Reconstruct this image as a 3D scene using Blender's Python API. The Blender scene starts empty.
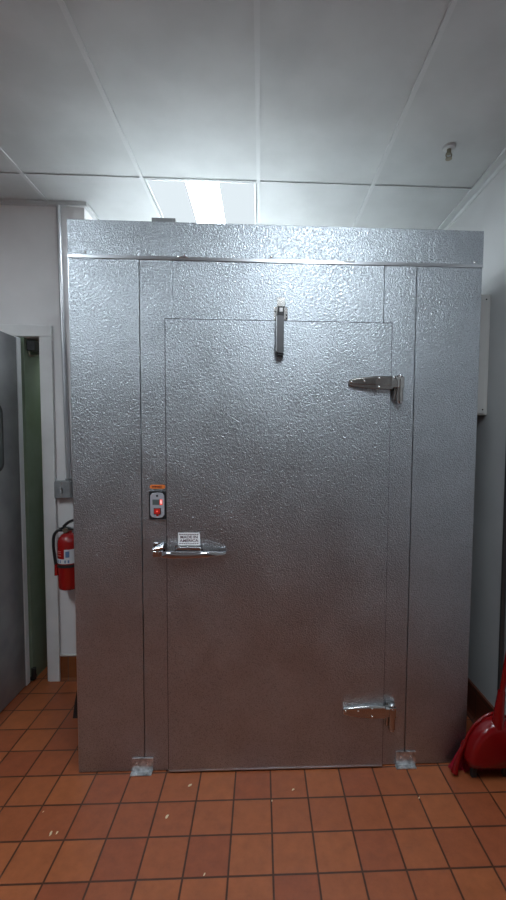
import bpy, bmesh, math, random
from mathutils import Vector, Matrix
random.seed(7)
S = bpy.context.scene
PI = math.pi

# ------------------------------------------------------------------ camera
cam = bpy.data.cameras.new('camera')
cam.sensor_fit = 'VERTICAL'; cam.sensor_height = 36.0; cam.sensor_width = 36.0
cam.lens = 425.476 * 36.0 / 900.0
cam.shift_x = (253 - 279.31) / 900.0
cam.shift_y = (463.71 - 450) / 900.0
cam.clip_start = 0.02
camo = bpy.data.objects.new('camera', cam); S.collection.objects.link(camo)
R = ((0.99904535, 0.04342041, -0.00480088), (-0.04305578, 0.99727654, 0.05988072), (0.00738785, -0.05961685, 0.99819399))
camo.matrix_world = Matrix(((R[0][0], R[0][2], -R[0][1], 0), (R[1][0], R[1][2], -R[1][1], 0),
                            (R[2][0], R[2][2], -R[2][1], 1.50493), (0, 0, 0, 1)))
S.camera = camo

# ------------------------------------------------------------------ world, exposure, lamp strengths
w = bpy.data.worlds.new('world'); S.world = w; w.use_nodes = True
w.node_tree.nodes['Background'].inputs[0].default_value = (0.5, 0.55, 0.62, 1)
w.node_tree.nodes['Background'].inputs[1].default_value = 0.02
S.view_settings.view_transform = 'Standard'; S.view_settings.look = 'None'
S.view_settings.gamma = 1.0; S.view_settings.use_curve_mapping = False
S.view_settings.exposure = 0.75
LENS_CENTRE, LENS_SIDE, LENS_OVER = 27.0, 0.55, 25.0
LAMP_COL = (0.84, 0.94, 1.0)
CEIL = 2.856

# ------------------------------------------------------------------ materials
def mat(name, col, rough=0.5, metal=0.0, spec=0.5, coat=0.0):
    m = bpy.data.materials.new(name); m.use_nodes = True
    b = m.node_tree.nodes['Principled BSDF']
    b.inputs['Base Color'].default_value = (*col, 1); b.inputs['Roughness'].default_value = rough
    b.inputs['Metallic'].default_value = metal; b.inputs['Specular IOR Level'].default_value = spec
    b.inputs['Coat Weight'].default_value = coat
    return m
def nd(m, t, **k):
    n = m.node_tree.nodes.new(t)
    for a, v in k.items(): setattr(n, a, v)
    return n
def lk(m, a, b): m.node_tree.links.new(a, b)
def bsdf(m): return m.node_tree.nodes['Principled BSDF']
def mottle(m, c1, c2, scale=6, detail=5, lo=0.35, hi=0.65, bump=0.0, bscale=60, bdist=0.002):
    tc = nd(m, 'ShaderNodeTexCoord'); n = nd(m, 'ShaderNodeTexNoise')
    n.inputs['Scale'].default_value = scale; n.inputs['Detail'].default_value = detail
    r = nd(m, 'ShaderNodeValToRGB'); r.color_ramp.elements[0].position = lo; r.color_ramp.elements[1].position = hi
    r.color_ramp.elements[0].color = (*c1, 1); r.color_ramp.elements[1].color = (*c2, 1)
    lk(m, tc.outputs['Object'], n.inputs['Vector']); lk(m, n.outputs['Fac'], r.inputs['Fac'])
    lk(m, r.outputs['Color'], bsdf(m).inputs['Base Color'])
    if bump:
        n2 = nd(m, 'ShaderNodeTexNoise'); n2.inputs['Scale'].default_value = bscale
        bp = nd(m, 'ShaderNodeBump'); bp.inputs['Strength'].default_value = bump; bp.inputs['Distance'].default_value = bdist
        lk(m, tc.outputs['Object'], n2.inputs['Vector']); lk(m, n2.outputs['Fac'], bp.inputs['Height'])
        lk(m, bp.outputs['Normal'], bsdf(m).inputs['Normal'])
    return m

def stucco_metal(name, col, rough, strength):
    m = mat(name, col, rough, 1.0)
    tc = nd(m, 'ShaderNodeTexCoord')
    # embossed pebble pattern of the sheet
    v = nd(m, 'ShaderNodeTexVoronoi'); v.feature = 'SMOOTH_F1'; v.inputs['Scale'].default_value = 190
    v.inputs['Smoothness'].default_value = 0.6
    wn = nd(m, 'ShaderNodeTexNoise'); wn.inputs['Scale'].default_value = 60; wn.inputs['Detail'].default_value = 1
    mixv = nd(m, 'ShaderNodeMixRGB'); mixv.blend_type = 'ADD'; mixv.inputs['Fac'].default_value = 0.012
    lk(m, tc.outputs['Object'], wn.inputs['Vector'])
    lk(m, tc.outputs['Object'], mixv.inputs['Color1']); lk(m, wn.outputs['Color'], mixv.inputs['Color2'])
    lk(m, mixv.outputs['Color'], v.inputs['Vector'])
    n = nd(m, 'ShaderNodeTexNoise'); n.inputs['Scale'].default_value = 245; n.inputs['Detail'].default_value = 1.0
    lk(m, tc.outputs['Object'], n.inputs['Vector'])
    ad = nd(m, 'ShaderNodeMath', operation='ADD'); lk(m, v.outputs['Distance'], ad.inputs[0]); lk(m, n.outputs['Fac'], ad.inputs[1])
    bp = nd(m, 'ShaderNodeBump'); bp.inputs['Strength'].default_value = strength; bp.inputs['Distance'].default_value = 0.0018
    lk(m, ad.outputs[0], bp.inputs['Height'])
    # slow waviness of the sheet
    n3 = nd(m, 'ShaderNodeTexNoise'); n3.inputs['Scale'].default_value = 2.2; n3.inputs['Detail'].default_value = 1
    lk(m, tc.outputs['Object'], n3.inputs['Vector'])
    bp2 = nd(m, 'ShaderNodeBump'); bp2.inputs['Strength'].default_value = 0.04; bp2.inputs['Distance'].default_value = 0.03
    lk(m, n3.outputs['Fac'], bp2.inputs['Height']); lk(m, bp.outputs['Normal'], bp2.inputs['Normal'])
    lk(m, bp2.outputs['Normal'], bsdf(m).inputs['Normal'])
    # wiped grime: roughness and tone blotches, small pale scratches
    g = nd(m, 'ShaderNodeTexNoise'); g.inputs['Scale'].default_value = 5; g.inputs['Detail'].default_value = 8; g.inputs['Roughness'].default_value = 0.7
    lk(m, tc.outputs['Object'], g.inputs['Vector'])
    mr = nd(m, 'ShaderNodeMapRange'); mr.inputs['From Min'].default_value = 0.3; mr.inputs['From Max'].default_value = 0.7
    mr.inputs['To Min'].default_value = rough - 0.04; mr.inputs['To Max'].default_value = rough + 0.07
    lk(m, g.outputs['Fac'], mr.inputs['Value']); lk(m, mr.outputs['Result'], bsdf(m).inputs['Roughness'])
    cr = nd(m, 'ShaderNodeValToRGB'); cr.color_ramp.elements[0].position = 0.3; cr.color_ramp.elements[1].position = 0.7
    cr.color_ramp.elements[0].color = (*[c * 0.88 for c in col], 1); cr.color_ramp.elements[1].color = (*[min(1, c * 1.06) for c in col], 1)
    lk(m, g.outputs['Fac'], cr.inputs['Fac'])
    # emboss shading put into the colour: raised pebbles lighter, hollows darker
    pr = nd(m, 'ShaderNodeMapRange'); pr.inputs['From Min'].default_value = 0.55; pr.inputs['From Max'].default_value = 1.05
    pr.inputs['To Min'].default_value = 0.78; pr.inputs['To Max'].default_value = 1.18; lk(m, ad.outputs[0], pr.inputs['Value'])
    mm = nd(m, 'ShaderNodeMixRGB'); mm.blend_type = 'MULTIPLY'; mm.inputs['Fac'].default_value = 1
    sc_ = nd(m, 'ShaderNodeTexNoise'); sc_.inputs['Scale'].default_value = 9; sc_.inputs['Detail'].default_value = 12; sc_.inputs['Roughness'].default_value = 0.8
    mp = nd(m, 'ShaderNodeMapping'); mp.inputs['Scale'].default_value = (1.6, 1, 0.8); mp.inputs['Location'].default_value = (3.1, 0.4, 1.7)
    lk(m, tc.outputs['Object'], mp.inputs['Vector']); lk(m, mp.outputs[0], sc_.inputs['Vector'])
    sr = nd(m, 'ShaderNodeValToRGB'); sr.color_ramp.elements[0].position = 0.665; sr.color_ramp.elements[1].position = 0.73
    lk(m, sc_.outputs['Fac'], sr.inputs['Fac'])
    sm = nd(m, 'ShaderNodeMixRGB'); sm.inputs['Color2'].default_value = (0.78, 0.79, 0.8, 1)
    lk(m, sr.outputs['Color'], sm.inputs['Fac']); lk(m, cr.outputs['Color'], sm.inputs['Color1'])
    lk(m, sm.outputs['Color'], mm.inputs['Color1']); lk(m, pr.outputs['Result'], mm.inputs['Color2'])
    lk(m, mm.outputs['Color'], bsdf(m).inputs['Base Color'])
    return m

M = {}
M['stucco'] = stucco_metal('embossed_metal', (0.39, 0.42, 0.455), 0.35, 0.8)
M['plain_metal'] = mat('plain_metal', (0.55, 0.57, 0.6), 0.3, 1.0)
M['galv'] = mottle(mat('galvanised', (0.6, 0.6, 0.6), 0.4, 1.0), (0.35, 0.36, 0.37), (0.75, 0.76, 0.78), 40, 3)
M['gap'] = mat('dark_gap', (0.012, 0.012, 0.013), 0.6)
M['gasket'] = mat('rubber_gasket', (0.02, 0.02, 0.022), 0.5)
M['chrome'] = mat('chrome', (0.62, 0.63, 0.65), 0.08, 1.0)
M['brushed'] = mat('brushed_zinc', (0.42, 0.41, 0.40), 0.2, 1.0)
M['screw'] = mat('bright_screw', (0.9, 0.9, 0.92), 0.2, 1.0)
M['black'] = mat('black_plastic', (0.012, 0.013, 0.015), 0.4)
M['black_paint'] = mat('black_paint', (0.02, 0.02, 0.021), 0.35)
M['grey_plastic'] = mat('grey_plastic', (0.34, 0.34, 0.38), 0.4)
M['lcd'] = mat('lcd', (0.10, 0.12, 0.12), 0.2)
M['red_switch'] = mat('red_switch', (0.55, 0.02, 0.015), 0.25)
M['orange'] = mat('orange_sticker', (0.75, 0.2, 0.04), 0.5)
M['dark_red_ink'] = mat('dark_red_ink', (0.12, 0.01, 0.008), 0.6)
M['card'] = mat('white_card', (0.85, 0.84, 0.86), 0.5)
M['ink'] = mat('card_ink', (0.10, 0.05, 0.07), 0.6)
M['red_led'] = mat('red_led', (0.7, 0.05, 0.04), 0.3)
bsdf(M['red_led']).inputs['Emission Color'].default_value = (1, 0.12, 0.08, 1); bsdf(M['red_led']).inputs['Emission Strength'].default_value = 0.45
M['white_led'] = mat('white_led', (0.9, 0.8, 0.8), 0.3)
bsdf(M['white_led']).inputs['Emission Color'].default_value = (1, 0.75, 0.75, 1); bsdf(M['white_led']).inputs['Emission Strength'].default_value = 0.45
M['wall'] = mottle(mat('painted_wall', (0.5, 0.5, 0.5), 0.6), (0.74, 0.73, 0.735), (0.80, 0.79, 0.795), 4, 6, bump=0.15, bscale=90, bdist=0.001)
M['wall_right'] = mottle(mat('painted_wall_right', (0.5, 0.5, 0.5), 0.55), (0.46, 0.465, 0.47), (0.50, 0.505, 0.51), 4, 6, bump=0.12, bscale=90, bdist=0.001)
M['far_wall'] = mat('room_wall', (0.60, 0.60, 0.60), 0.7)
M['casing'] = mottle(mat('white_casing', (0.6, 0.6, 0.6), 0.4), (0.70, 0.70, 0.70), (0.78, 0.78, 0.78), 7, 6)
M['green'] = mottle(mat('green_wall', (0.2, 0.26, 0.2), 0.5), (0.22, 0.29, 0.20), (0.28, 0.35, 0.28), 5, 4)
M['leaf'] = mottle(mat('grey_door_metal', (0.3, 0.3, 0.31), 0.33, 0.55), (0.26, 0.26, 0.275), (0.34, 0.34, 0.35), 6, 6)
M['leaf_edge'] = mat('door_edge_metal', (0.78, 0.79, 0.82), 0.35, 0.1)
M['ceiling'] = mottle(mat('ceiling_tile', (0.5, 0.5, 0.5), 0.7), (0.50, 0.515, 0.52), (0.56, 0.575, 0.58), 5, 8, bump=0.1, bscale=220, bdist=0.001)
M['tbar'] = mat('ceiling_grid', (0.58, 0.595, 0.60), 0.45)
M['lamp_frame'] = mat('lamp_frame', (0.75, 0.77, 0.78), 0.4)
M['red'] = mat('red_enamel', (0.36, 0.006, 0.005), 0.25, 0, 0.5, 0.5)
M['red_plastic'] = mat('red_plastic', (0.17, 0.002, 0.003), 0.2, 0, 0.45)
M['dark_arm'] = mat('dark_steel', (0.10, 0.10, 0.105), 0.42, 0.8)
M['red_bristle'] = mat('red_bristle', (0.35, 0.01, 0.03), 0.4)
M['label_white'] = mat('label_white', (0.7, 0.72, 0.75), 0.5)
M['label_blue'] = mat('label_blue', (0.12, 0.22, 0.4), 0.5)
M['label_red'] = mat('label_red_print', (0.75, 0.2, 0.16), 0.5)
M['brass'] = mat('dull_brass', (0.35, 0.32, 0.25), 0.35, 1.0)
M['box_grey'] = mottle(mat('weatherproof_grey', (0.3, 0.3, 0.3), 0.5, 0.1), (0.22, 0.23, 0.24), (0.3, 0.31, 0.32), 30, 3)
M['conduit'] = mat('conduit_metal', (0.62, 0.63, 0.65), 0.35, 0.7)
M['panel_white'] = mat('panel_enamel', (0.62, 0.62, 0.61), 0.4)
M['crumb'] = mat('crumb', (0.75, 0.6, 0.4), 0.7)
M['caulk'] = mat('caulk', (0.62, 0.6, 0.57), 0.7)

def emit(name, col, s):
    m = bpy.data.materials.new(name); m.use_nodes = True; nt = m.node_tree; nt.nodes.clear()
    e = nt.nodes.new('ShaderNodeEmission'); o = nt.nodes.new('ShaderNodeOutputMaterial')
    e.inputs[0].default_value = (*col, 1); e.inputs[1].default_value = s; nt.links.new(e.outputs[0], o.inputs[0]); return m
M['lens_centre'] = emit('lens_centre', LAMP_COL, LENS_CENTRE)
M['lens_over'] = emit('lens_over', LAMP_COL, LENS_OVER)
M['lens_side'] = emit('lens_side', LAMP_COL, LENS_SIDE)

def quarry(name, axes, off, size=0.1555, c1=(0.34, 0.098, 0.034), c2=(0.26, 0.064, 0.027), mortar=(0.075, 0.023, 0.011), rough=0.34):
    m = mat(name, c1, rough)
    tc = nd(m, 'ShaderNodeTexCoord'); sp = nd(m, 'ShaderNodeSeparateXYZ'); cb = nd(m, 'ShaderNodeCombineXYZ')
    lk(m, tc.outputs['Object'], sp.inputs[0])
    for i, a in enumerate(axes):
        ad = nd(m, 'ShaderNodeMath', operation='ADD'); ad.inputs[1].default_value = off[i]
        lk(m, sp.outputs[a], ad.inputs[0]); lk(m, ad.outputs[0], cb.inputs[i])
    b = nd(m, 'ShaderNodeTexBrick'); b.offset = 0; b.squash = 1
    b.inputs['Scale'].default_value = 1; b.inputs['Brick Width'].default_value = size; b.inputs['Row Height'].default_value = size
    b.inputs['Mortar Size'].default_value = 0.0040; b.inputs['Mortar Smooth'].default_value = 0.25; b.inputs['Bias'].default_value = -0.1
    b.inputs['Color1'].default_value = (*c1, 1); b.inputs['Color2'].default_value = (*c2, 1); b.inputs['Mortar'].default_value = (*mortar, 1)
    lk(m, cb.outputs[0], b.inputs['Vector'])
    n = nd(m, 'ShaderNodeTexNoise'); n.inputs['Scale'].default_value = 18; n.inputs['Detail'].default_value = 8; n.inputs['Roughness'].default_value = 0.7
    lk(m, tc.outputs['Object'], n.inputs['Vector'])
    mr = nd(m, 'ShaderNodeMapRange'); mr.inputs['From Min'].default_value = 0.3; mr.inputs['From Max'].default_value = 0.7
    mr.inputs['To Min'].default_value = 0.82; mr.inputs['To Max'].default_value = 1.15
    lk(m, n.outputs['Fac'], mr.inputs['Value'])
    mx = nd(m, 'ShaderNodeMixRGB'); mx.blend_type = 'MULTIPLY'; mx.inputs['Fac'].default_value = 1
    lk(m, b.outputs['Color'], mx.inputs['Color1']); lk(m, mr.outputs['Result'], mx.inputs['Color2'])
    lk(m, mx.outputs['Color'], bsdf(m).inputs['Base Color'])
    inv = nd(m, 'ShaderNodeMath', operation='SUBTRACT'); inv.inputs[0].default_value = 1; lk(m, b.outputs['Fac'], inv.inputs[1])
    bp = nd(m, 'ShaderNodeBump'); bp.inputs['Strength'].default_value = 0.7; bp.inputs['Distance'].default_value = 0.002
    lk(m, inv.outputs[0], bp.inputs['Height'])
    bp2 = nd(m, 'ShaderNodeBump'); bp2.inputs['Strength'].default_value = 0.15; bp2.inputs['Distance'].default_value = 0.002
    lk(m, n.outputs['Fac'], bp2.inputs['Height']); lk(m, bp.outputs['Normal'], bp2.inputs['Normal'])
    lk(m, bp2.outputs['Normal'], bsdf(m).inputs['Normal'])
    r2 = nd(m, 'ShaderNodeMapRange'); r2.inputs['To Min'].default_value = rough - 0.05; r2.inputs['To Max'].default_value = rough + 0.18
    lk(m, n.outputs['Fac'], r2.inputs['Value']); lk(m, r2.outputs['Result'], bsdf(m).inputs['Roughness'])
    return m
T = 0.1555
M['floor'] = quarry('quarry_tile_floor', (0, 1), (-0.0497 + 100 * T, -1.6918 + 100 * T))
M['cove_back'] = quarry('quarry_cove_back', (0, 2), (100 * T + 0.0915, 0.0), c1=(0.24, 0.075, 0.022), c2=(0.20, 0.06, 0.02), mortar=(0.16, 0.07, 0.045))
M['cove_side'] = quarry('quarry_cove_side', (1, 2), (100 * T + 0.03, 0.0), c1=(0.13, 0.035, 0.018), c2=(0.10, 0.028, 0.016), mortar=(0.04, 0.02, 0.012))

# ------------------------------------------------------------------ mesh helpers
def bm_new(): return bmesh.new()
def box(bm, x0, x1, y0, y1, z0, z1):
    r = bmesh.ops.create_cube(bm, size=1.0)
    bmesh.ops.scale(bm, vec=(x1 - x0, y1 - y0, z1 - z0), verts=r['verts'])
    bmesh.ops.translate(bm, vec=((x0 + x1) / 2, (y0 + y1) / 2, (z0 + z1) / 2), verts=r['verts'])
    return r['verts']
def cyl(bm, c, r, h, axis='Z', seg=24, r2=None):
    o = bmesh.ops.create_cone(bm, cap_ends=True, segments=seg, radius1=r, radius2=r if r2 is None else r2, depth=h)
    if axis == 'Y': bmesh.ops.rotate(bm, cent=(0, 0, 0), matrix=Matrix.Rotation(PI / 2, 3, 'X'), verts=o['verts'])
    if axis == 'X': bmesh.ops.rotate(bm, cent=(0, 0, 0), matrix=Matrix.Rotation(PI / 2, 3, 'Y'), verts=o['verts'])
    bmesh.ops.translate(bm, vec=c, verts=o['verts']); return o['verts']
def ball(bm, c, r, sc=(1, 1, 1), seg=16):
    o = bmesh.ops.create_uvsphere(bm, u_segments=seg, v_segments=seg // 2, radius=r)
    bmesh.ops.scale(bm, vec=sc, verts=o['verts']); bmesh.ops.translate(bm, vec=c, verts=o['verts']); return o['verts']
def loft(bm, rings, cap=True):
    vs = [[bm.verts.new(p) for p in r] for r in rings]; n = len(rings[0])
    for a, b in zip(vs, vs[1:]):
        for i in range(n): bm.faces.new((a[i], a[(i + 1) % n], b[(i + 1) % n], b[i]))
    if cap: bm.faces.new(vs[0][::-1]); bm.faces.new(vs[-1])
    bmesh.ops.recalc_face_normals(bm, faces=bm.faces[:])
def prism(bm, pts, axis, a, b):        # pts 2d outline; axis 'Y': pts=(x,z)  'X': pts=(y,z)  'Z': pts=(x,y)
    f = {'Y': lambda p, t: (p[0], t, p[1]), 'X': lambda p, t: (t, p[0], p[1]), 'Z': lambda p, t: (p[0], p[1], t)}[axis]
    loft(bm, [[f(p, a) for p in pts], [f(p, b) for p in pts]])
def lathe(bm, prof, c=(0, 0, 0), seg=32):
    rings = [[(c[0] + r * math.cos(2 * PI * i / seg), c[1] + r * math.sin(2 * PI * i / seg), c[2] + z) for i in range(seg)] for r, z in prof]
    loft(bm, rings)
def smooth_path(pts, n=8):
    P = [Vector(p) for p in pts]; P = [2 * P[0] - P[1]] + P + [2 * P[-1] - P[-2]]; out = []
    for i in range(1, len(P) - 2):
        for k in range(n):
            t = k / n; a, b, c, d = P[i - 1:i + 3]
            out.append(0.5 * ((2 * b) + (c - a) * t + (2 * a - 5 * b + 4 * c - d) * t * t + (3 * b - a - 3 * c + d) * t ** 3))
    out.append(P[-2]); return out
def tube(bm, pts, r, seg=12, smooth=True, rads=None):
    P = smooth_path(pts) if smooth else [Vector(p) for p in pts]
    up = Vector((0.31, 0.22, 0.93)); rings = []
    for i, p in enumerate(P):
        d = (P[min(i + 1, len(P) - 1)] - P[max(i - 1, 0)]).normalized()
        a = d.cross(up)
        if a.length < 1e-3: a = d.cross(Vector((1, 0, 0)))
        a.normalize(); b = d.cross(a)
        rr = r if rads is None else rads[0] + (rads[1] - rads[0]) * i / (len(P) - 1)
        rings.append([p + (a * math.cos(2 * PI * k / seg) + b * math.sin(2 * PI * k / seg)) * rr for k in range(seg)])
    loft(bm, rings)
def obj(name, bm, m, parent=None, bevel=0.0, seg=2, smooth=False, kind=None, label=None):
    me = bpy.data.meshes.new(name); bm.to_mesh(me); bm.free(); me.materials.append(M[m] if isinstance(m, str) else m)
    o = bpy.data.objects.new(name, me); S.collection.objects.link(o)
    if smooth:
        for p in me.polygons: p.use_smooth = True
        me.set_sharp_from_angle(angle=math.radians(38))
    if bevel:
        b = o.modifiers.new('bevel', 'BEVEL'); b.width = bevel; b.segments = seg; b.limit_method = 'ANGLE'; b.harden_normals = False
    if parent is not None:
        o.parent = parent
        o.matrix_parent_inverse = world_of(parent).inverted()
    if kind: o['kind'] = kind
    if label: o['label'] = label
    return o
def world_of(o):
    return Matrix.Translation(o.location) if o.parent is None else Matrix.Identity(4)
def thing(name, label, cat, loc=(0, 0, 0), group=None):
    o = bpy.data.objects.new(name, None); S.collection.objects.link(o); o.location = loc; o.empty_display_size = 0.05
    o['label'] = label; o['category'] = cat
    if group: o['group'] = group
    return o
def tag(o, label, cat, group=None):
    o['label'] = label; o['category'] = cat
    if group: o['group'] = group
    return o
def struct(name, bm, m, label=None, **k):
    return obj(name, bm, m, kind='structure', label=label, **k)
def B(*a):
    bm = bm_new(); box(bm, *a); return bm
def lettering(name, txt, m, parent, loc, size, sx=1.0, depth=0.0004, bold=0.0, face='front'):
    cu = bpy.data.curves.new(name, 'FONT'); cu.body = txt; cu.size = size; cu.align_x = 'CENTER'; cu.align_y = 'CENTER'
    cu.extrude = depth; cu.offset = bold
    t = bpy.data.objects.new(name + '_tmp', cu); S.collection.objects.link(t)
    bpy.context.view_layer.update()
    dg = bpy.context.evaluated_depsgraph_get()
    me = bpy.data.meshes.new_from_object(t.evaluated_get(dg)); bpy.data.objects.remove(t)
    mx = Matrix.Translation(loc) @ Matrix.Rotation(PI / 2, 4, 'X') @ Matrix.Diagonal((sx, 1, 1, 1))
    me.transform(mx); me.materials.clear(); me.materials.append(M[m])
    o = bpy.data.objects.new(name, me); S.collection.objects.link(o); o.parent = parent
    o.matrix_parent_inverse = world_of(parent).inverted(); return o

# ------------------------------------------------------------------ room shell
XR = 1.167      # right wall
YB = 2.61       # back wall with the door
XC = -1.035     # outer corner of the back wall, where it turns away beside the cooler
struct('floor', B(-3.4, XR + 0.12, -3.6, 5.2, -0.08, 0), 'floor')
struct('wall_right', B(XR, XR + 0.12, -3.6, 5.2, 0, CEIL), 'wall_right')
bm = bm_new()
OX0, OX1, OZ = -2.25, -1.296, 2.09       # opening of the door
box(bm, -3.4, OX0, YB, YB + 0.14, 0, CEIL)
box(bm, OX1, XC, YB, YB + 0.14, 0, CEIL)
box(bm, OX0, OX1, YB, YB + 0.14, OZ, CEIL)
struct('wall_back', bm, 'wall')
struct('wall_corner', B(XC - 0.12, XC, YB + 0.14, 5.2, 0, CEIL), 'wall')
struct('wall_left', B(-3.52, -3.4, -3.6, 5.2, 0, CEIL), 'far_wall')
struct('wall_front', B(-3.4, XR, -3.72, -3.6, 0, CEIL), 'far_wall')
struct('wall_far', B(-3.4, XR + 0.12, 5.2, 5.32, 0, CEIL), 'far_wall')
struct('wall_passage', B(-1.50, -1.396, YB - 0.01, 5.19, 0, 2.085), 'green')

# ceiling: lay-in tiles on a grid, each a slightly raised slab
bm = bm_new()
C0, CD = -0.0194, 2.3373
cols = [C0 + 0.61 * k for k in range(-6, 3)]
rows = [CD + 1.22 * k for k in range(-5, 4)]
lamps = [(-1, 0), (0, 1), (0, -2), (-3, -2)]
xs = cols + [XR]
for i in range(len(xs) - 1):
    for j in range(len(rows) - 1):
        if (i - 6, j - 5) in lamps: continue
        x0, x1, y0, y1 = xs[i], xs[i + 1], rows[j], rows[j + 1]
        if x1 > XR: x1 = XR
        if x1 - x0 < 0.1: continue
        box(bm, x0, x1, y0, y1, CEIL + 0.006 , CEIL + 0.02)
struct('ceiling', bm, 'ceiling')
bm = bm_new()
for x in cols: box(bm, x - 0.0095, x + 0.0095, -3.6, 5.2, CEIL - 0.001, CEIL + 0.005)
for y in rows: box(bm, -3.4, XR, y - 0.0035, y + 0.0035, CEIL - 0.0003, CEIL + 0.0052)
struct('trim_1', bm, 'tbar', label='pale metal grid bars of the suspended ceiling')
bm = bm_new()
prism(bm, [(XR, CEIL - 0.030), (XR, CEIL + 0.004), (1.128, CEIL + 0.004), (1.128, CEIL - 0.004), (XR - 0.004, CEIL - 0.008), (XR - 0.004, CEIL - 0.030)], 'Y', -3.6, 5.2)
struct('trim_2', bm, 'tbar', label='pale wall angle along the right side of the ceiling')
bm = bm_new()
box(bm, -3.4, XC + 0.022, YB - 0.022, YB + 0.0, CEIL - 0.018, CEIL + 0.004)
box(bm, XC, XC + 0.022, YB, 5.2, CEIL - 0.018, CEIL + 0.004)
struct('trim_3', bm, 'tbar', label='pale wall angle over the door wall and round its corner')

# ceiling slab above the tiles keeps the plenum dark
struct('ceiling_slab', B(-3.4, XR + 0.12, -3.6, 5.2, CEIL + 0.12, CEIL + 0.2), 'far_wall')

# baseboards
bm = bm_new()
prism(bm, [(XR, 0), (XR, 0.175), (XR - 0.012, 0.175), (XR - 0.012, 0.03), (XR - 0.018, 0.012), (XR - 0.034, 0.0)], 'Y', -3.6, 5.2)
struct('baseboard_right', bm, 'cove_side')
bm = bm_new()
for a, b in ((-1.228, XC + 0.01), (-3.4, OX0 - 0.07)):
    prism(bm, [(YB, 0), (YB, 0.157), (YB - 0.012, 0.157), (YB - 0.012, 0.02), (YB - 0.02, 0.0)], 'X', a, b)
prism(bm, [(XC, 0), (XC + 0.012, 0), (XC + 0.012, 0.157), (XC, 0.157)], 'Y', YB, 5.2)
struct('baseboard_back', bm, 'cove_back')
struct('trim_4', B(-1.228, XC + 0.002, YB - 0.015, YB, 0.157, 0.165), 'caulk', bevel=0.002)

# ------------------------------------------------------------------ door in the back wall
door1 = bpy.data.objects.new('door_1', None); S.collection.objects.link(door1)
door1.location = (-1.78, YB, 0); door1['kind'] = 'structure'; door1['label'] = 'white-cased swing door standing open at the left'
bm = bm_new()
cz = 2.156
box(bm, -1.292, -1.229, YB - 0.022, YB, 0, cz - 0.066)
box(bm, OX0 - 0.065, OX0, YB - 0.022, YB, 0, cz - 0.066)
box(bm, OX0 - 0.065, -1.229, YB - 0.022, YB, cz - 0.066, cz)
box(bm, -1.304, -1.292, YB - 0.018, YB + 0.14, 0, OZ)
box(bm, OX0, OX1, YB - 0.004, YB + 0.14, OZ - 0.004, OZ + 0.002)
obj('door_frame', bm, 'casing', door1, bevel=0.003)
lf = obj('door_leaf', B(-1.45, -1.405, 1.70, 2.540, 0.008, 2.072), 'leaf', door1, bevel=0.002)
obj('edge_strip', B(-1.4505, -1.400, 2.540, 2.578, 0.006, 2.076), 'leaf_edge', lf, bevel=0.002)
bm = bm_new()
def rrect(x0, x1, z0, z1, r, n=6):
    pts = []
    for cx, cz_, a0 in ((x1 - r, z1 - r, 0), (x0 + r, z1 - r, PI / 2), (x0 + r, z0 + r, PI), (x1 - r, z0 + r, 1.5 * PI)):
        for k in range(n + 1):
            a = a0 + k * PI / 2 / n; pts.append((cx + r * math.cos(a), cz_ + r * math.sin(a)))
    return pts
prism(bm, rrect(1.95, 2.378, 1.315, 1.680, 0.05), 'X', -1.408, -1.396)
g = obj('window_gasket', bm, 'gasket', lf, bevel=0.002)
bm = bm_new(); prism(bm, rrect(1.968, 2.360, 1.333, 1.662, 0.035), 'X', -1.3965, -1.3945)
obj('window_pane', bm, 'lcd', lf)
bm = bm_new(); cyl(bm, (-1.39, 2.60, 0.05), 0.014, 0.07, seg=16); box(bm, -1.41, -1.385, 2.59, 2.63, 0.01, 0.03)
obj('hinge', bm, 'black_paint', door1, bevel=0.001)
cl = obj('door_closer', B(-1.394, -1.345, 2.625, 2.80, 2.015, 2.075), 'black_paint', door1, bevel=0.004)
bm = bm_new(); tube(bm, [(-1.385, 2.64, 2.02), (-1.375, 2.63, 1.985), (-1.35, 2.66, 1.995)], 0.006, 8)
obj('closer_arm', bm, 'brass', cl, smooth=True)

pl = bpy.data.lights.new('passage_fill', 'AREA'); pl.shape = 'RECTANGLE'; pl.size = 0.16; pl.size_y = 0.6; pl.energy = 3.0; pl.color = (0.9, 1.0, 0.9)
plo = bpy.data.objects.new('passage_fill', pl); S.collection.objects.link(plo); plo.location = (-1.275, 3.25, 2.6)  # added fill light without a fixture, brightens the green passage wall

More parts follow.
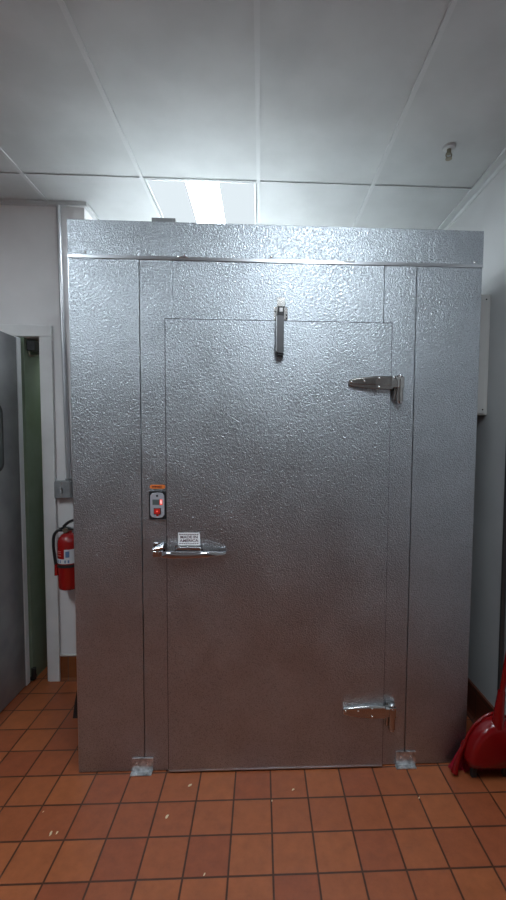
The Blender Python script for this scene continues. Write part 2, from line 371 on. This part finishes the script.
# ------------------------------------------------------------------ ceiling lights
def ceiling_light(ci, ri, label, lens='lens_centre'):
    x0, y0 = cols[ci + 6] + 0.016, rows[ri + 5] + 0.008; x1, y1 = x0 + 0.61 - 0.032, y0 + 1.22 - 0.016
    t = thing('ceiling_light', label, 'ceiling light', ((x0 + x1) / 2, (y0 + y1) / 2, CEIL), 'recessed ceiling lights')
    bm = bm_new(); e = 0.008; z0, z1 = CEIL - 0.001, CEIL + 0.006
    box(bm, x0, x1, y0, y0 + e, z0, z1); box(bm, x0, x1, y1 - e, y1, z0, z1)
    box(bm, x0, x0 + e, y0 + e, y1 - e, z0, z1); box(bm, x1 - e, x1, y0 + e, y1 - e, z0, z1)
    box(bm, x0, x1, y0, y1, CEIL + 0.05, CEIL + 0.06)
    xc = (x0 + x1) / 2 + 0.005
    box(bm, xc + 0.088, xc + 0.091, y0 + e, y1 - e, CEIL - 0.0005, CEIL + 0.01)
    obj('frame', bm, 'lamp_frame', t)
    for a, b in ((x0 + e, xc - 0.088), (xc + 0.091, x1 - e)):
        obj('side_lens', B(a, b, y0 + e, y1 - e, CEIL + 0.004, CEIL + 0.007), 'lens_side', t)
    bm = bm_new(); n = 8
    prism(bm, [(xc + 0.088 * math.cos(PI + k * PI / n), CEIL + 0.006 + 0.006 * math.sin(PI + k * PI / n)) for k in range(n + 1)] + [(xc + 0.088, CEIL + 0.01), (xc - 0.088, CEIL + 0.01)], 'Y', y0 + e, y1 - e)
    obj('centre_lens', bm, lens, t)
    return t
ceiling_light(-1, 0, 'recessed ceiling light glowing above the metal cooler', 'lens_over')
ceiling_light(0, 1, 'recessed ceiling light over the back of the cooler, out of sight', 'lens_over')
ceiling_light(0, -2, 'recessed ceiling light in the room, behind the viewer')
ceiling_light(-3, -2, 'recessed ceiling light in the room, behind the viewer to the left')

# ------------------------------------------------------------------ walk-in cooler
YF = 1.857      # face of the frame panels
YD = 1.843      # face of the door
CX0, CX1 = -0.806, 0.958
cooler = thing('walk_in_cooler', 'large walk-in cooler clad in embossed silver metal sheet', 'walk-in cooler', (0.076, 2.8, 0))
obj('roof_bounce_sheet', B(CX0 + 0.001, CX1 - 0.001, YF + 0.02, 4.05, 2.396, 2.401), 'panel_white', cooler)  # pale unseen skin added on the roof to bounce lamp light at the ceiling
bm = bm_new(); box(bm, CX0 + 0.001, CX1 - 0.001, YF + 0.03, 4.05, 0.002, 2.396)
obj('cabinet', bm, 'stucco', cooler, bevel=0.004)
bm = bm_new(); box(bm, CX0 + 0.02, CX1 - 0.02, YF + 0.012, YF + 0.03, 0.003, 2.38)
obj('seam_backing', bm, 'gap', cooler)
G = 0.0016
def panel(name, x0, x1, z0, z1, y=YF, m='stucco', par=cooler, t=0.022, bev=0.0015):
    return obj(name, B(x0, x1, y, y + t, z0, z1), m, par, bevel=bev)
panel('side_panel', CX0, -0.5155 - G, 0.004, 2.30)
panel('side_panel', 0.6705 + G, CX1, 0.004, 2.30)
panel('door_jamb', -0.5155 + G, -0.3755 - 0.0006, 0.004, 2.30)
panel('door_jamb', 0.529 + 0.0010, 0.6705 - G, 0.004, 2.30)
panel('header_panel', -0.3755 + 0.0006, 0.529 - 0.0006, 1.95, 2.30, y=YF + 0.001)
panel('threshold', -0.3755, 0.529, 0.004, 0.05, y=YF + 0.003)
panel('fascia', CX0 - 0.001, CX1 + 0.001, 2.262, 2.405, y=YF - 0.003)
# folded drip strip along the fascia with small joint bumps
bm = bm_new()
prism(bm, [(YF - 0.003, 2.263), (YF - 0.0036, 2.263), (YF - 0.0045, 2.2505), (YF - 0.0005, 2.2495), (YF, 2.2495), (YF, 2.263)], 'X', CX0, CX1 + 0.001)
strip = obj('drip_strip', bm, 'plain_metal', cooler)
for x in (-0.735, -0.325, 0.04, 0.375, 0.920):
    bm = bm_new(); ball(bm, (x, YF - 0.004, 2.272), 0.0055, (1, 0.6, 1)); obj('screw', bm, 'screw', strip, smooth=True)
for x in (-0.33, 0.375):
    bm = bm_new(); box(bm, x - 0.022, x + 0.022, YF - 0.0075, YF - 0.002, 2.2585, 2.2645)
    obj('joint_clip', bm, 'screw', strip, bevel=0.001)
bm = bm_new(); box(bm, -0.462, -0.363, YF + 0.004, YF + 0.06, 2.398, 2.424); box(bm, -0.452, -0.373, YF + 0.001, YF + 0.004, 2.402, 2.420)
obj('cable_box', bm, 'box_grey', cooler, bevel=0.002, label='dark grey box on the top edge')

# side edges catch light: narrow folded return
obj('corner_trim', B(CX0 - 0.002, CX0, YF + 0.001, YF + 0.05, 0.004, 2.262), 'plain_metal', cooler)
# door
DX0, DX1, DZ0, DZ1 = -0.406, 0.5625, 0.010, 2.003
obj('door_gasket', B(DX0 - 0.0035, DX1 + 0.0035, YD + 0.007, YF - 0.0005, DZ0 + 0.004, DZ1 + 0.0045), 'gasket', cooler)
door = obj('door', B(DX0, DX1, YD, YD + 0.011, DZ0, DZ1), 'stucco', cooler, bevel=0.0015, label='embossed metal door of the cooler')
obj('sweep', B(DX0, DX1, YD - 0.0012, YD + 0.004, DZ0 - 0.004, DZ0 + 0.003), 'plain_metal', door, bevel=0.001, label='plain metal strip at the door bottom')
obj('corner_seal', B(DX1 - 0.006, DX1 + 0.0022, YD + 0.004, YD + 0.011, DZ0, DZ1), 'gap', door)

def hinge(z):
    # strap: lofted along x, ridge lower than centre, tapering to the left tip
    bm = bm_new(); rings = []
    for x, h, d in ((0.375, 0.004, 0.008), (0.378, 0.013, 0.012), (0.40, 0.0185, 0.016), (0.44, 0.024, 0.019), (0.49, 0.0285, 0.022), (0.545, 0.029, 0.024), (0.562, 0.029, 0.025), (0.568, 0.021, 0.025), (0.60, 0.021, 0.026)):
        y = YD
        d *= 1.05; rings.append([(x, y, z - h), (x, y - d * 0.93, z - h * 0.97), (x, y - d * 0.965, z - h * 0.42), (x, y - d, z - h * 0.30), (x, y - d * 0.95, z + h * 0.75), (x, y - d * 0.75, z + h * 0.96), (x, y, z + h)])
    loft(bm, rings)
    hg = obj('hinge', bm, 'brushed', cooler, bevel=0.0012)
    bm = bm_new(); cyl(bm, (0.597, YD - 0.016, z - 0.032), 0.0155, 0.095, seg=24)
    box(bm, 0.583, 0.612, YD - 0.030, YD + 0.008, z - 0.022, z + 0.024)
    cyl(bm, (0.577, YD - 0.010, z - 0.045), 0.006, 0.05, seg=12)
    box(bm, 0.575, 0.614, YD - 0.001, YF, z - 0.030, z + 0.030)
    obj('hinge_barrel', bm, 'brushed', hg, bevel=0.001, smooth=True)
    bm = bm_new(); ball(bm, (0.597, YD - 0.016, z + 0.030), 0.0135, (1, 1, 0.7)); obj('hinge_cap', bm, 'chrome', hg, smooth=True)
    bm = bm_new(); cyl(bm, (0.597, YD - 0.016, z - 0.083), 0.0120, 0.012, r2=0.0145); obj('hinge_cap', bm, 'chrome', hg, smooth=True)
    for sx, sz in ((0.388, 0.002), (0.443, 0.006), (0.505, 0.018), (0.505, -0.019)):
        bm = bm_new(); ball(bm, (sx, YD - (0.0125 if sx < 0.4 else 0.019 if sx < 0.5 else 0.0225), z + sz), 0.0052, (1, 0.7, 1), 12)
        obj('hinge_screw', bm, 'screw', hg, smooth=True)
hinge(1.747)
hinge(0.277)

# latch: strike on the jamb, base plate and long lever
HZ = 1.012
bm = bm_new(); rings = []
for x, h, d0, d1 in ((-0.418, 0.010, 0.030, 0.046), (-0.40, 0.011, 0.030, 0.052), (-0.36, 0.011, 0.028, 0.055), (-0.30, 0.0105, 0.026, 0.054), (-0.25, 0.0095, 0.022, 0.048), (-0.20, 0.0075, 0.016, 0.036), (-0.160, 0.0058, 0.008, 0.022), (-0.148, 0.0035, 0.004, 0.012)):
    zc = HZ - 0.004 + (x + 0.40) * -0.008; h *= 1.3
    rings.append([(x, YD - d0, zc - h), (x, YD - d1 * 0.99, zc - h), (x, YD - d1, zc - h * 0.3), (x, YD - d1 * 0.98, zc + h * 0.6), (x, YD - d1 * 0.85, zc + h), (x, YD - d0, zc + h * 0.9)])
loft(bm, rings)
hd = obj('latch_lever', bm, 'chrome', door, bevel=0.0015, smooth=True)
bm = bm_new()
box(bm, -0.372, -0.250, YD - 0.004, YD, HZ - 0.022, HZ + 0.026)
prism(bm, [(-0.368, HZ - 0.014), (-0.254, HZ - 0.014), (-0.254, HZ + 0.016), (-0.262, HZ + 0.022), (-0.350, HZ + 0.022), (-0.368, HZ + 0.014)], 'Y', YD - 0.030, YD - 0.003)
obj('latch_base', bm, 'chrome', door, bevel=0.002)
for x in (-0.345, -0.312, -0.280):
    bm = bm_new(); ball(bm, (x, YD - 0.020, HZ + 0.0225), 0.0042, (1, 1, 0.6), 12); obj('latch_screw', bm, 'screw', door, smooth=True)
bm = bm_new()
box(bm, -0.468, -0.415, YF - 0.005, YF, HZ - 0.022, HZ + 0.034)
box(bm, -0.462, -0.428, YF - 0.040, YF - 0.005, HZ - 0.020, HZ + 0.006)
rings = []
for k in range(9):
    a = k / 8 * PI; x = -0.466 + 0.05 * k / 8
    rings.append([(x, YF - 0.004, HZ + 0.006), (x, YF - 0.034, HZ + 0.006), (x, YF - 0.036 , HZ + 0.012 + 0.012 * (k / 8)), (x, YF - 0.020, HZ + 0.018 + 0.018 * (k / 8)), (x, YF - 0.004, HZ + 0.020 + 0.02 * (k / 8))])
loft(bm, rings)
cyl(bm, (-0.424, YF - 0.036, HZ - 0.003), 0.012, 0.026, 'Y', 20)
obj('latch_strike', bm, 'chrome', cooler, bevel=0.0018, smooth=True)
# small card stuck above the latch
card = obj('notice_card', B(-0.3565, -0.2635, YD - 0.0022, YD - 0.0002, 1.0365, 1.0925), 'card', cooler, label='small white card printed with dark words')
lettering('lettering', 'MADE IN', 'ink', card, (-0.310, YD - 0.0026, 1.0735), 0.0165, 1.15, bold=0.0003)
lettering('lettering', 'AMERICA', 'ink', card, (-0.310, YD - 0.0026, 1.0575), 0.0165, 1.15, bold=0.0003)
for z in (1.0855, 1.0455):
    bm = bm_new()
    for k in range(9): box(bm, -0.352 + k * 0.0094, -0.352 + k * 0.0094 + 0.007, YD - 0.0030, YD - 0.0020, z - 0.0016, z + 0.0016)
    obj('printed_border', bm, 'ink', card)

# door closer hook over the door, at the header
bm = bm_new(); box(bm, 0.0535, 0.112, YF - 0.004, YF, 2.010, 2.066)
cb = obj('closer_bracket', bm, 'brushed', cooler, bevel=0.002)
obj('closer_plate', B(0.066, 0.100, YF - 0.010, YF, 2.066, 2.104), 'brushed', cooler, bevel=0.0012)
obj('closer_block', B(0.069, 0.096, YF - 0.034, YF - 0.004, 2.022, 2.058), 'gasket', cooler, bevel=0.002)
obj('closer_button', B(0.0755, 0.0885, YF - 0.038, YF - 0.034, 2.036, 2.052), 'card', cooler, bevel=0.001, label='small white square cap')
for x, z in ((0.058, 2.060), (0.058, 2.020), (0.107, 2.060), (0.107, 2.048), (0.107, 2.032), (0.107, 2.018), (0.058, 2.045)):
    bm = bm_new(); ball(bm, (x, YF - 0.004, z), 0.0035, (1, 0.6, 1), 10); obj('closer_screw', bm, 'gap' if z in (2.045, 2.032, 2.018) else 'screw', cb, smooth=True)
bm = bm_new()
prism(bm, [(0.064, 2.016), (0.094, 2.016), (0.094, 1.866), (0.090, 1.861), (0.068, 1.861), (0.064, 1.866)], 'Y', YD - 0.040, YD - 0.012)
arm = obj('closer_arm', bm, 'dark_arm', cooler, bevel=0.001)
obj('arm_flange', B(0.0615, 0.0645, YD - 0.041, YD - 0.004, 1.868, 2.012), 'plain_metal', arm, bevel=0.0005, label='bright edge flange of the arm')
obj('arm_roller', B(0.066, 0.093, YD - 0.036, YD - 0.001, 1.852, 1.868), 'gasket', arm, bevel=0.002)

# thermometer and light switch
bm = bm_new(); prism(bm, rrect(-0.4825, -0.4105, 1.150, 1.273, 0.004), 'Y', YF - 0.008, YF)
th = obj('thermometer', bm, 'black', cooler, bevel=0.001)
bm = bm_new()
x0, x1, z0, z1 = -0.4765, -0.4165, 1.158, 1.266
pts = [(x0 + 0.008, z0 + 0.002), ((x0 + x1) / 2, z0 - 0.002), (x1 - 0.008, z0 + 0.002), (x1, z0 + 0.012), (x1, z1 - 0.012), (x1 - 0.008, z1 - 0.002), ((x0 + x1) / 2, z1 + 0.002), (x0 + 0.008, z1 - 0.002), (x0, z1 - 0.012), (x0, z0 + 0.012)]
prism(bm, pts, 'Y', YF - 0.0105, YF - 0.007)
obj('face_plate', bm, 'grey_plastic', th, bevel=0.0008)
obj('display', B(-0.4665, -0.4355, YF - 0.0115, YF - 0.010, 1.214, 1.237), 'lcd', th)
obj('display_digit', B(-0.4355, -0.4245, YF - 0.0118, YF - 0.010, 1.214, 1.237), 'red_led', th)
lettering('lettering', '1', 'white_led', th, (-0.4300, YF - 0.0122, 1.2255), 0.022, 1.0, bold=0.0004)
bm = bm_new(); cyl(bm, (-0.4465, YF - 0.011, 1.2535), 0.0045, 0.002, 'Y', 16); obj('knob', bm, 'black', th)
obj('switch_frame', B(-0.4615, -0.4315, YF - 0.0125, YF - 0.010, 1.172, 1.200), 'gap', th, bevel=0.0006)
obj('rocker_switch', B(-0.4590, -0.4340, YF - 0.0165, YF - 0.012, 1.1745, 1.1975), 'red_switch', th, bevel=0.001, label='lit red rocker switch')
bm = bm_new(); ball(bm, (-0.4465, YF - 0.0165, 1.186), 0.0035, (1, 0.4, 1)); obj('switch_light', bm, 'red_led', th)
obj('switch_tab', B(-0.4515, -0.4415, YF - 0.0115, YF - 0.010, 1.165, 1.172), 'red_switch', th)
bm = bm_new(); prism(bm, rrect(-0.4805, -0.4135, 1.283, 1.300, 0.0082), 'Y', YF - 0.0018, YF)
stk = obj('warning_sticker', bm, 'orange', cooler, label='small orange sticker above the thermometer')
bm = bm_new(); x = -0.470
for wd in (0.005, 0.004, 0.006, 0.003, 0.006, 0.005, 0.004):
    box(bm, x, x + wd, YF - 0.0026, YF - 0.0016, 1.288, 1.295); x += wd + 0.0013
obj('printed_line', bm, 'dark_red_ink', stk)

# galvanised floor clips
for x0, x1 in ((-0.573, -0.478), (0.627, 0.722)):
    bm = bm_new(); box(bm, x0 + 0.003, x1, YF - 0.004, YF, 0.002, 0.066); box(bm, x0 - 0.002, x1 - 0.003, YF - 0.028, YF - 0.002, 0.001, 0.005)
    fc = obj('floor_clip', bm, 'galv', cooler, bevel=0.001)
    for sx in (x0 + 0.024, x1 - 0.024):
        bm = bm_new(); ball(bm, (sx, YF - 0.005, 0.040), 0.005, (0.7, 0.6, 1.5), 10); obj('screw', bm, 'screw', fc, smooth=True)
        bm = bm_new(); ball(bm, (sx, YF - 0.02, 0.006), 0.006, (1, 1, 0.6), 10); obj('screw', bm, 'galv', fc, smooth=True)

# ------------------------------------------------------------------ things left of the cooler
bm = bm_new()
tube(bm, [(-1.176, YB - 0.016, CEIL - 0.02), (-1.168, YB - 0.016, 2.2), (-1.152, YB - 0.016, 1.245)], 0.0125, 16)
co = obj('conduit', bm, 'conduit', smooth=True); tag(co, 'grey metal conduit pipe running down the wall beside the cooler', 'conduit')
sb = thing('switch_box', 'small grey weatherproof switch box above the fire extinguisher', 'switch box', (-1.178, YB, 1.135))
bm = bm_new(); prism(bm, rrect(-1.227, -1.130, 1.138, 1.242, 0.008), 'Y', YB - 0.040, YB); obj('box_body', bm, 'box_grey', sb, bevel=0.003)
bm = bm_new(); cyl(bm, (-1.152, YB - 0.018, 1.247), 0.0165, 0.016, seg=16); obj('conduit_hub', bm, 'box_grey', sb, smooth=True)
bm = bm_new(); prism(bm, rrect(-1.224, -1.133, 1.141, 1.239, 0.008), 'Y', YB - 0.045, YB - 0.040); cv = obj('cover_plate', bm, 'box_grey', sb, bevel=0.001)
bm = bm_new(); box(bm, -1.184, -1.176, YB - 0.058, YB - 0.045, 1.175, 1.205); obj('toggle', bm, 'label_white', sb, bevel=0.002)
for z in (1.155, 1.225):
    bm = bm_new(); ball(bm, (-1.180, YB - 0.046, z), 0.004, (1, 0.5, 1), 10); obj('screw', bm, 'screw', sb, smooth=True)

ex = thing('fire_extinguisher', 'red fire extinguisher hanging on the wall beside the cooler', 'fire extinguisher', (-1.134, 2.535, 0.60))
ec = (-1.134, 2.535, 0.006)
bm = bm_new()
lathe(bm, [(0.052, 0.604), (0.0575, 0.610), (0.060, 0.622), (0.060, 0.868), (0.058, 0.888), (0.051, 0.908), (0.038, 0.925), (0.022, 0.934), (0.018, 0.945)], ec)
obj('cylinder', bm, 'red', ex, smooth=True)
def arcband(bm, z0, z1, a0, a1, r=0.0606, n=16):
    rings = []
    for k in range(n + 1):
        a = a0 + (a1 - a0) * k / n
        rings.append([(ec[0] + rr * math.cos(a), ec[1] + rr * math.sin(a), z) for rr, z in ((r, z0), (r, z1), (r - 0.003, z1), (r - 0.003, z0))])
    loft(bm, rings)
bm = bm_new(); arcband(bm, 0.768, 0.796, -PI * 1.02, -0.1)
lb = obj('label_band', bm, 'label_white', ex, smooth=True)
bm = bm_new(); arcband(bm, 0.796, 0.852, -PI * 0.50, -0.2); obj('label_panel', bm, 'label_white', ex, smooth=True)
bm = bm_new(); arcband(bm, 0.806, 0.842, -1.45, -1.1, 0.0612, 4)
obj('label_symbol', bm, 'label_blue', ex)
for a in (-2.55, -2.3, -2.05, -1.55, -1.25):
    bm = bm_new(); arcband(bm, 0.773, 0.790, a, a + 0.13, 0.0612, 3); obj('label_print', bm, 'label_blue', lb)
bm = bm_new()
for z in (0.838, 0.828, 0.812): arcband(bm, z, z + 0.004, -2.7, -1.9, 0.0610, 8)
obj('label_lines', bm, 'label_red', ex)
bm = bm_new(); arcband(bm, 0.744, 0.762, -PI * 1.5, PI * 0.5, 0.0625, 40)
obj('strap', bm, 'gap', ex, smooth=True)
obj('wall_bracket', B(-1.145, -1.10, 2.590, YB, 0.70, 0.95), 'box_grey', ex, bevel=0.001)
bm = bm_new(); cyl(bm, (ec[0], ec[1], 0.955), 0.017, 0.034, seg=20); cyl(bm, (ec[0] - 0.005, ec[1] - 0.024, 0.958), 0.015, 0.012, 'Y', 20)
box(bm, ec[0] - 0.032, ec[0] + 0.01, ec[1] - 0.012, ec[1] + 0.012, 0.948, 0.966)
obj('valve', bm, 'brass', ex, bevel=0.001, smooth=True)
bm = bm_new()
tube(bm, [(ec[0] - 0.045, ec[1] - 0.01, 0.962), (ec[0] - 0.015, ec[1] - 0.01, 0.972), (ec[0] + 0.03, ec[1] - 0.01, 0.964), (ec[0] + 0.075, ec[1] - 0.01, 0.95)], 0.0075, 10)
tube(bm, [(ec[0] - 0.022, ec[1] - 0.01, 0.978), (ec[0] + 0.005, ec[1] - 0.01, 1.002), (ec[0] + 0.05, ec[1] - 0.01, 1.02), (ec[0] + 0.10, ec[1] - 0.01, 1.024)], 0.0085, 10)
obj('squeeze_handle', bm, 'black', ex, smooth=True)
bm = bm_new()
tube(bm, [(ec[0] - 0.028, ec[1] - 0.012, 0.957), (ec[0] - 0.052, ec[1] - 0.02, 0.955), (ec[0] - 0.073, ec[1] - 0.022, 0.925), (ec[0] - 0.078, ec[1] - 0.02, 0.87), (ec[0] - 0.073, ec[1] - 0.018, 0.80), (ec[0] - 0.068, ec[1] - 0.018, 0.755)], 0.0085, 12)
obj('hose', bm, 'black', ex, smooth=True)
bm = bm_new(); tube(bm, [(ec[0] - 0.067, ec[1] - 0.018, 0.76), (ec[0] - 0.066, ec[1] - 0.018, 0.69)], 0.009, 12, False, (0.008, 0.0105)); obj('nozzle', bm, 'red', ex, smooth=True)

bm = bm_new(); prism(bm, [(-1.000, 0.0), (-0.915, 0.0), (-0.915, 0.18), (-0.972, 0.17), (-0.988, 0.09)], 'Y', 2.235, 2.285)  # plain dark block on the floor beside the cooler
tag(obj('black_block', bm, 'gasket', bevel=0.004), 'black block on the floor at the left side of the cooler', 'floor_block')

# ------------------------------------------------------------------ things right of the cooler
ep = thing('electrical_panel', 'pale metal electrical box mounted on the wall right of the cooler', 'electrical box', (XR, 2.3, 1.63))
obj('box_body', B(1.060, XR, 2.165, 2.62, 1.632, 2.243), 'panel_white', ep, bevel=0.003)
obj('cover_rim', B(1.055, 1.148, 2.155, 2.165, 1.640, 2.236), 'panel_white', ep, bevel=0.003)
for z in (1.66, 2.215):
    bm = bm_new(); ball(bm, (1.138, 2.153, z), 0.004, (1, 0.6, 1), 10); obj('screw', bm, 'gap', ep, smooth=True)

# broom: black pole standing against the wall, head tucked behind the dustpan
br = thing('broom', 'black-handled broom with dark red bristles leaning behind the dustpan', 'broom', (1.13, 1.90, 0))
bm = bm_new(); tube(bm, [(1.137, 1.90, 0.10), (1.1445, 1.925, 1.75)], 0.0115, 16, False); obj('pole', bm, 'black_paint', br, smooth=True)
bm = bm_new(); loft(bm, [[(x, y, z) for x, y in ((0.925 + i, 1.812), (1.145, 1.812), (1.145, 1.85), (0.925 + i, 1.85))] for z, i in ((0.10, 0), (0.12, 0.01), (0.15, 0.11))])
cyl(bm, (1.133, 1.888, 0.12), 0.018, 0.08); box(bm, 1.115, 1.148, 1.84, 1.89, 0.10, 0.14)
obj('broom_head', bm, 'red_plastic', br, bevel=0.004)
bm = bm_new()
for k in range(900):
    u = random.random(); x = 0.955 + 0.185 * u; y = 1.815 + random.random() * 0.03
    dx = (u - 0.65) * 0.05 + random.uniform(-.006, .006); dy = random.uniform(-.018, .012)
    a = Vector((x, y, 0.104)); b = Vector((x + dx, y + dy, random.uniform(0.001, 0.006))); r = 0.0016
    loft_pts = [[a + Vector((r * math.cos(t), r * math.sin(t), 0)) for t in (0, 2.1, 4.2)], [b + Vector((r * math.cos(t), r * math.sin(t), 0)) for t in (0, 2.1, 4.2)]]
    vs = [[bm.verts.new(p) for p in q] for q in loft_pts]
    for i in range(3): bm.faces.new((vs[0][i], vs[0][(i + 1) % 3], vs[1][(i + 1) % 3], vs[1][i]))
for k in range(260):
    u = random.random(); a = Vector((0.925 + 0.03 * u, 1.822 + random.random() * 0.014, 0.105)); b = Vector((0.868 + 0.05 * u + random.uniform(-.006, .006), 1.818 + random.uniform(-.006, .014), random.uniform(0.001, 0.01))); r = 0.0013
    q = [[bm.verts.new(p + Vector((r * math.cos(t), r * math.sin(t), 0))) for t in (0, 2.1, 4.2)] for p in (a, b)]
    for i in range(3): bm.faces.new((q[0][i], q[0][(i + 1) % 3], q[1][(i + 1) % 3], q[1][i]))
bo = obj('bristles', bm, 'red_bristle', br); bo['kind'] = 'stuff'

# dustpan: hooded red pan, its back to the viewer, long handle
dp = thing('dustpan', 'red upright dustpan with long red handle on the tiles beside the cooler', 'dustpan', (1.03, 1.74, 0))
outl = [(0.912, 0.076), (0.916, 0.105), (0.926, 0.148), (0.941, 0.187), (0.964, 0.222), (0.990, 0.248), (1.015, 0.266), (1.047, 0.278), (1.078, 0.276), (1.105, 0.262), (1.126, 0.235), (1.137, 0.19), (1.141, 0.13), (1.142, 0.076)]
def sc(pts, s, cx=1.03, cz=0.076): return [(cx + (x - cx) * s, cz + (z - cz) * s) for x, z in pts]
bm = bm_new(); rings = []
for s, y in ((1.0, 1.800), (1.0, 1.775), (0.975, 1.752), (0.92, 1.738), (0.80, 1.730), (0.4, 1.728)):
    rings.append([(x, y, z) for x, z in sc(outl, s)])
vs = [[bm.verts.new(p) for p in r] for r in rings]
for a, b in zip(vs, vs[1:]):
    for i in range(len(a) - 1): bm.faces.new((a[i], a[i + 1], b[i + 1], b[i]))
bm.faces.new(vs[-1])
# bottom edge skirt
sk = [bm.verts.new(p) for p in [(r[0][0], r[0][1], r[0][2]) for r in rings]]
bmesh.ops.recalc_face_normals(bm, faces=bm.faces[:])
hb = obj('hood', bm, 'red_plastic', dp, smooth=True)
so = hb.modifiers.new('solid', 'SOLIDIFY'); so.thickness = 0.004; so.offset = -1
# rolled rim following the outline, flaring to the floor at the left
bm = bm_new()
tube(bm, [(x, 1.800, z) for x, z in outl], 0.0065, 10); obj('rim', bm, 'red_plastic', dp, smooth=True)
bm = bm_new()
tube(bm, [(0.874, 1.785, 0.014), (0.884, 1.790, 0.05), (0.903, 1.796, 0.10), (0.925, 1.799, 0.148)], 0.01, 14, True, (0.0155, 0.0066))
obj('side_lip', bm, 'red_plastic', dp, smooth=True)
obj('pan_floor', B(0.925, 1.135, 1.765, 1.80, 0.060, 0.076), 'red_plastic', dp, bevel=0.003)
obj('foot', B(0.945, 0.97, 1.77, 1.79, 0.0, 0.062), 'gasket', dp, bevel=0.003)
obj('foot', B(1.09, 1.115, 1.77, 1.79, 0.0, 0.062), 'gasket', dp, bevel=0.003)
bm = bm_new()
tube(bm, [(1.046, 1.757, 0.245), (1.050, 1.753, 0.33), (1.055, 1.750, 0.41)], 0.02, 16, True, (0.026, 0.0155)); obj('handle_socket', bm, 'red_plastic', dp, smooth=True)
bm = bm_new()
tube(bm, [(1.055, 1.750, 0.395), (1.070, 1.741, 0.56), (1.110, 1.70, 1.02)], 0.0118, 14, True); obj('handle', bm, 'red_plastic', dp, smooth=True)

# ------------------------------------------------------------------ sprinkler
sp = thing('sprinkler_head', 'small metal sprinkler head in the ceiling near the right wall', 'sprinkler', (0.866, 2.024, CEIL))
bm = bm_new(); lathe(bm, [(0.030, 0.004), (0.030, 0.0), (0.026, -0.006), (0.016, -0.009)], (0.866, 2.024, CEIL + 0.002)); obj('escutcheon', bm, 'tbar', sp, smooth=True)
bm = bm_new(); cyl(bm, (0.866, 2.024, CEIL - 0.016), 0.010, 0.022, seg=16)
for s in (-1, 1): tube(bm, [(0.866 + s * 0.009, 2.024, CEIL - 0.022), (0.866 + s * 0.013, 2.024, CEIL - 0.034), (0.866 + s * 0.004, 2.024, CEIL - 0.046)], 0.003, 8)
obj('body', bm, 'brass', sp, smooth=True)
bm = bm_new(); cyl(bm, (0.866, 2.024, CEIL - 0.048), 0.015, 0.0025, seg=20); obj('deflector', bm, 'brass', sp)

# ------------------------------------------------------------------ crumbs on the floor
spots = [(-0.789, 1.563, 0.011, 'off-white crumb on the tiles left of the cooler front'), (-0.768, 1.566, 0.007, 'small crumb beside the larger crumb at the left'),
         (-0.866, 1.661, 0.004, 'tiny crumb on the tiles farthest to the left'), (-0.365, 1.62, 0.011, 'yellowish crumb on a brown tile below the latch side of the door'),
         (-0.300, 1.77, 0.010, 'thin crumb just in front of the door near its left end'), (0.145, 1.733, 0.008, 'thin crumb just in front of the middle of the door'),
         (0.053, 1.681, 0.005, 'tiny white crumb on the grout in front of the door'), (-0.188, 1.390, 0.006, 'tiny crumb on the grout nearest the viewer'),
         (0.671, 1.674, 0.006, 'tiny crumb on the grout in front of the right floor clip')]
for x, y, s, l in spots:
    bm = bm_new(); ball(bm, (0, 0, s * 0.22), s, (1, 0.45, 0.3), 8)
    for v in bm.verts: v.co += Vector((random.uniform(-1, 1), random.uniform(-1, 1), 0)) * s * 0.15
    o = obj('food_crumb', bm, 'crumb', smooth=True); o.location = (x, y, 0.0005); o.rotation_euler = (0, 0, random.uniform(0, 2))
    tag(o, l, 'crumb', 'crumbs on the floor')
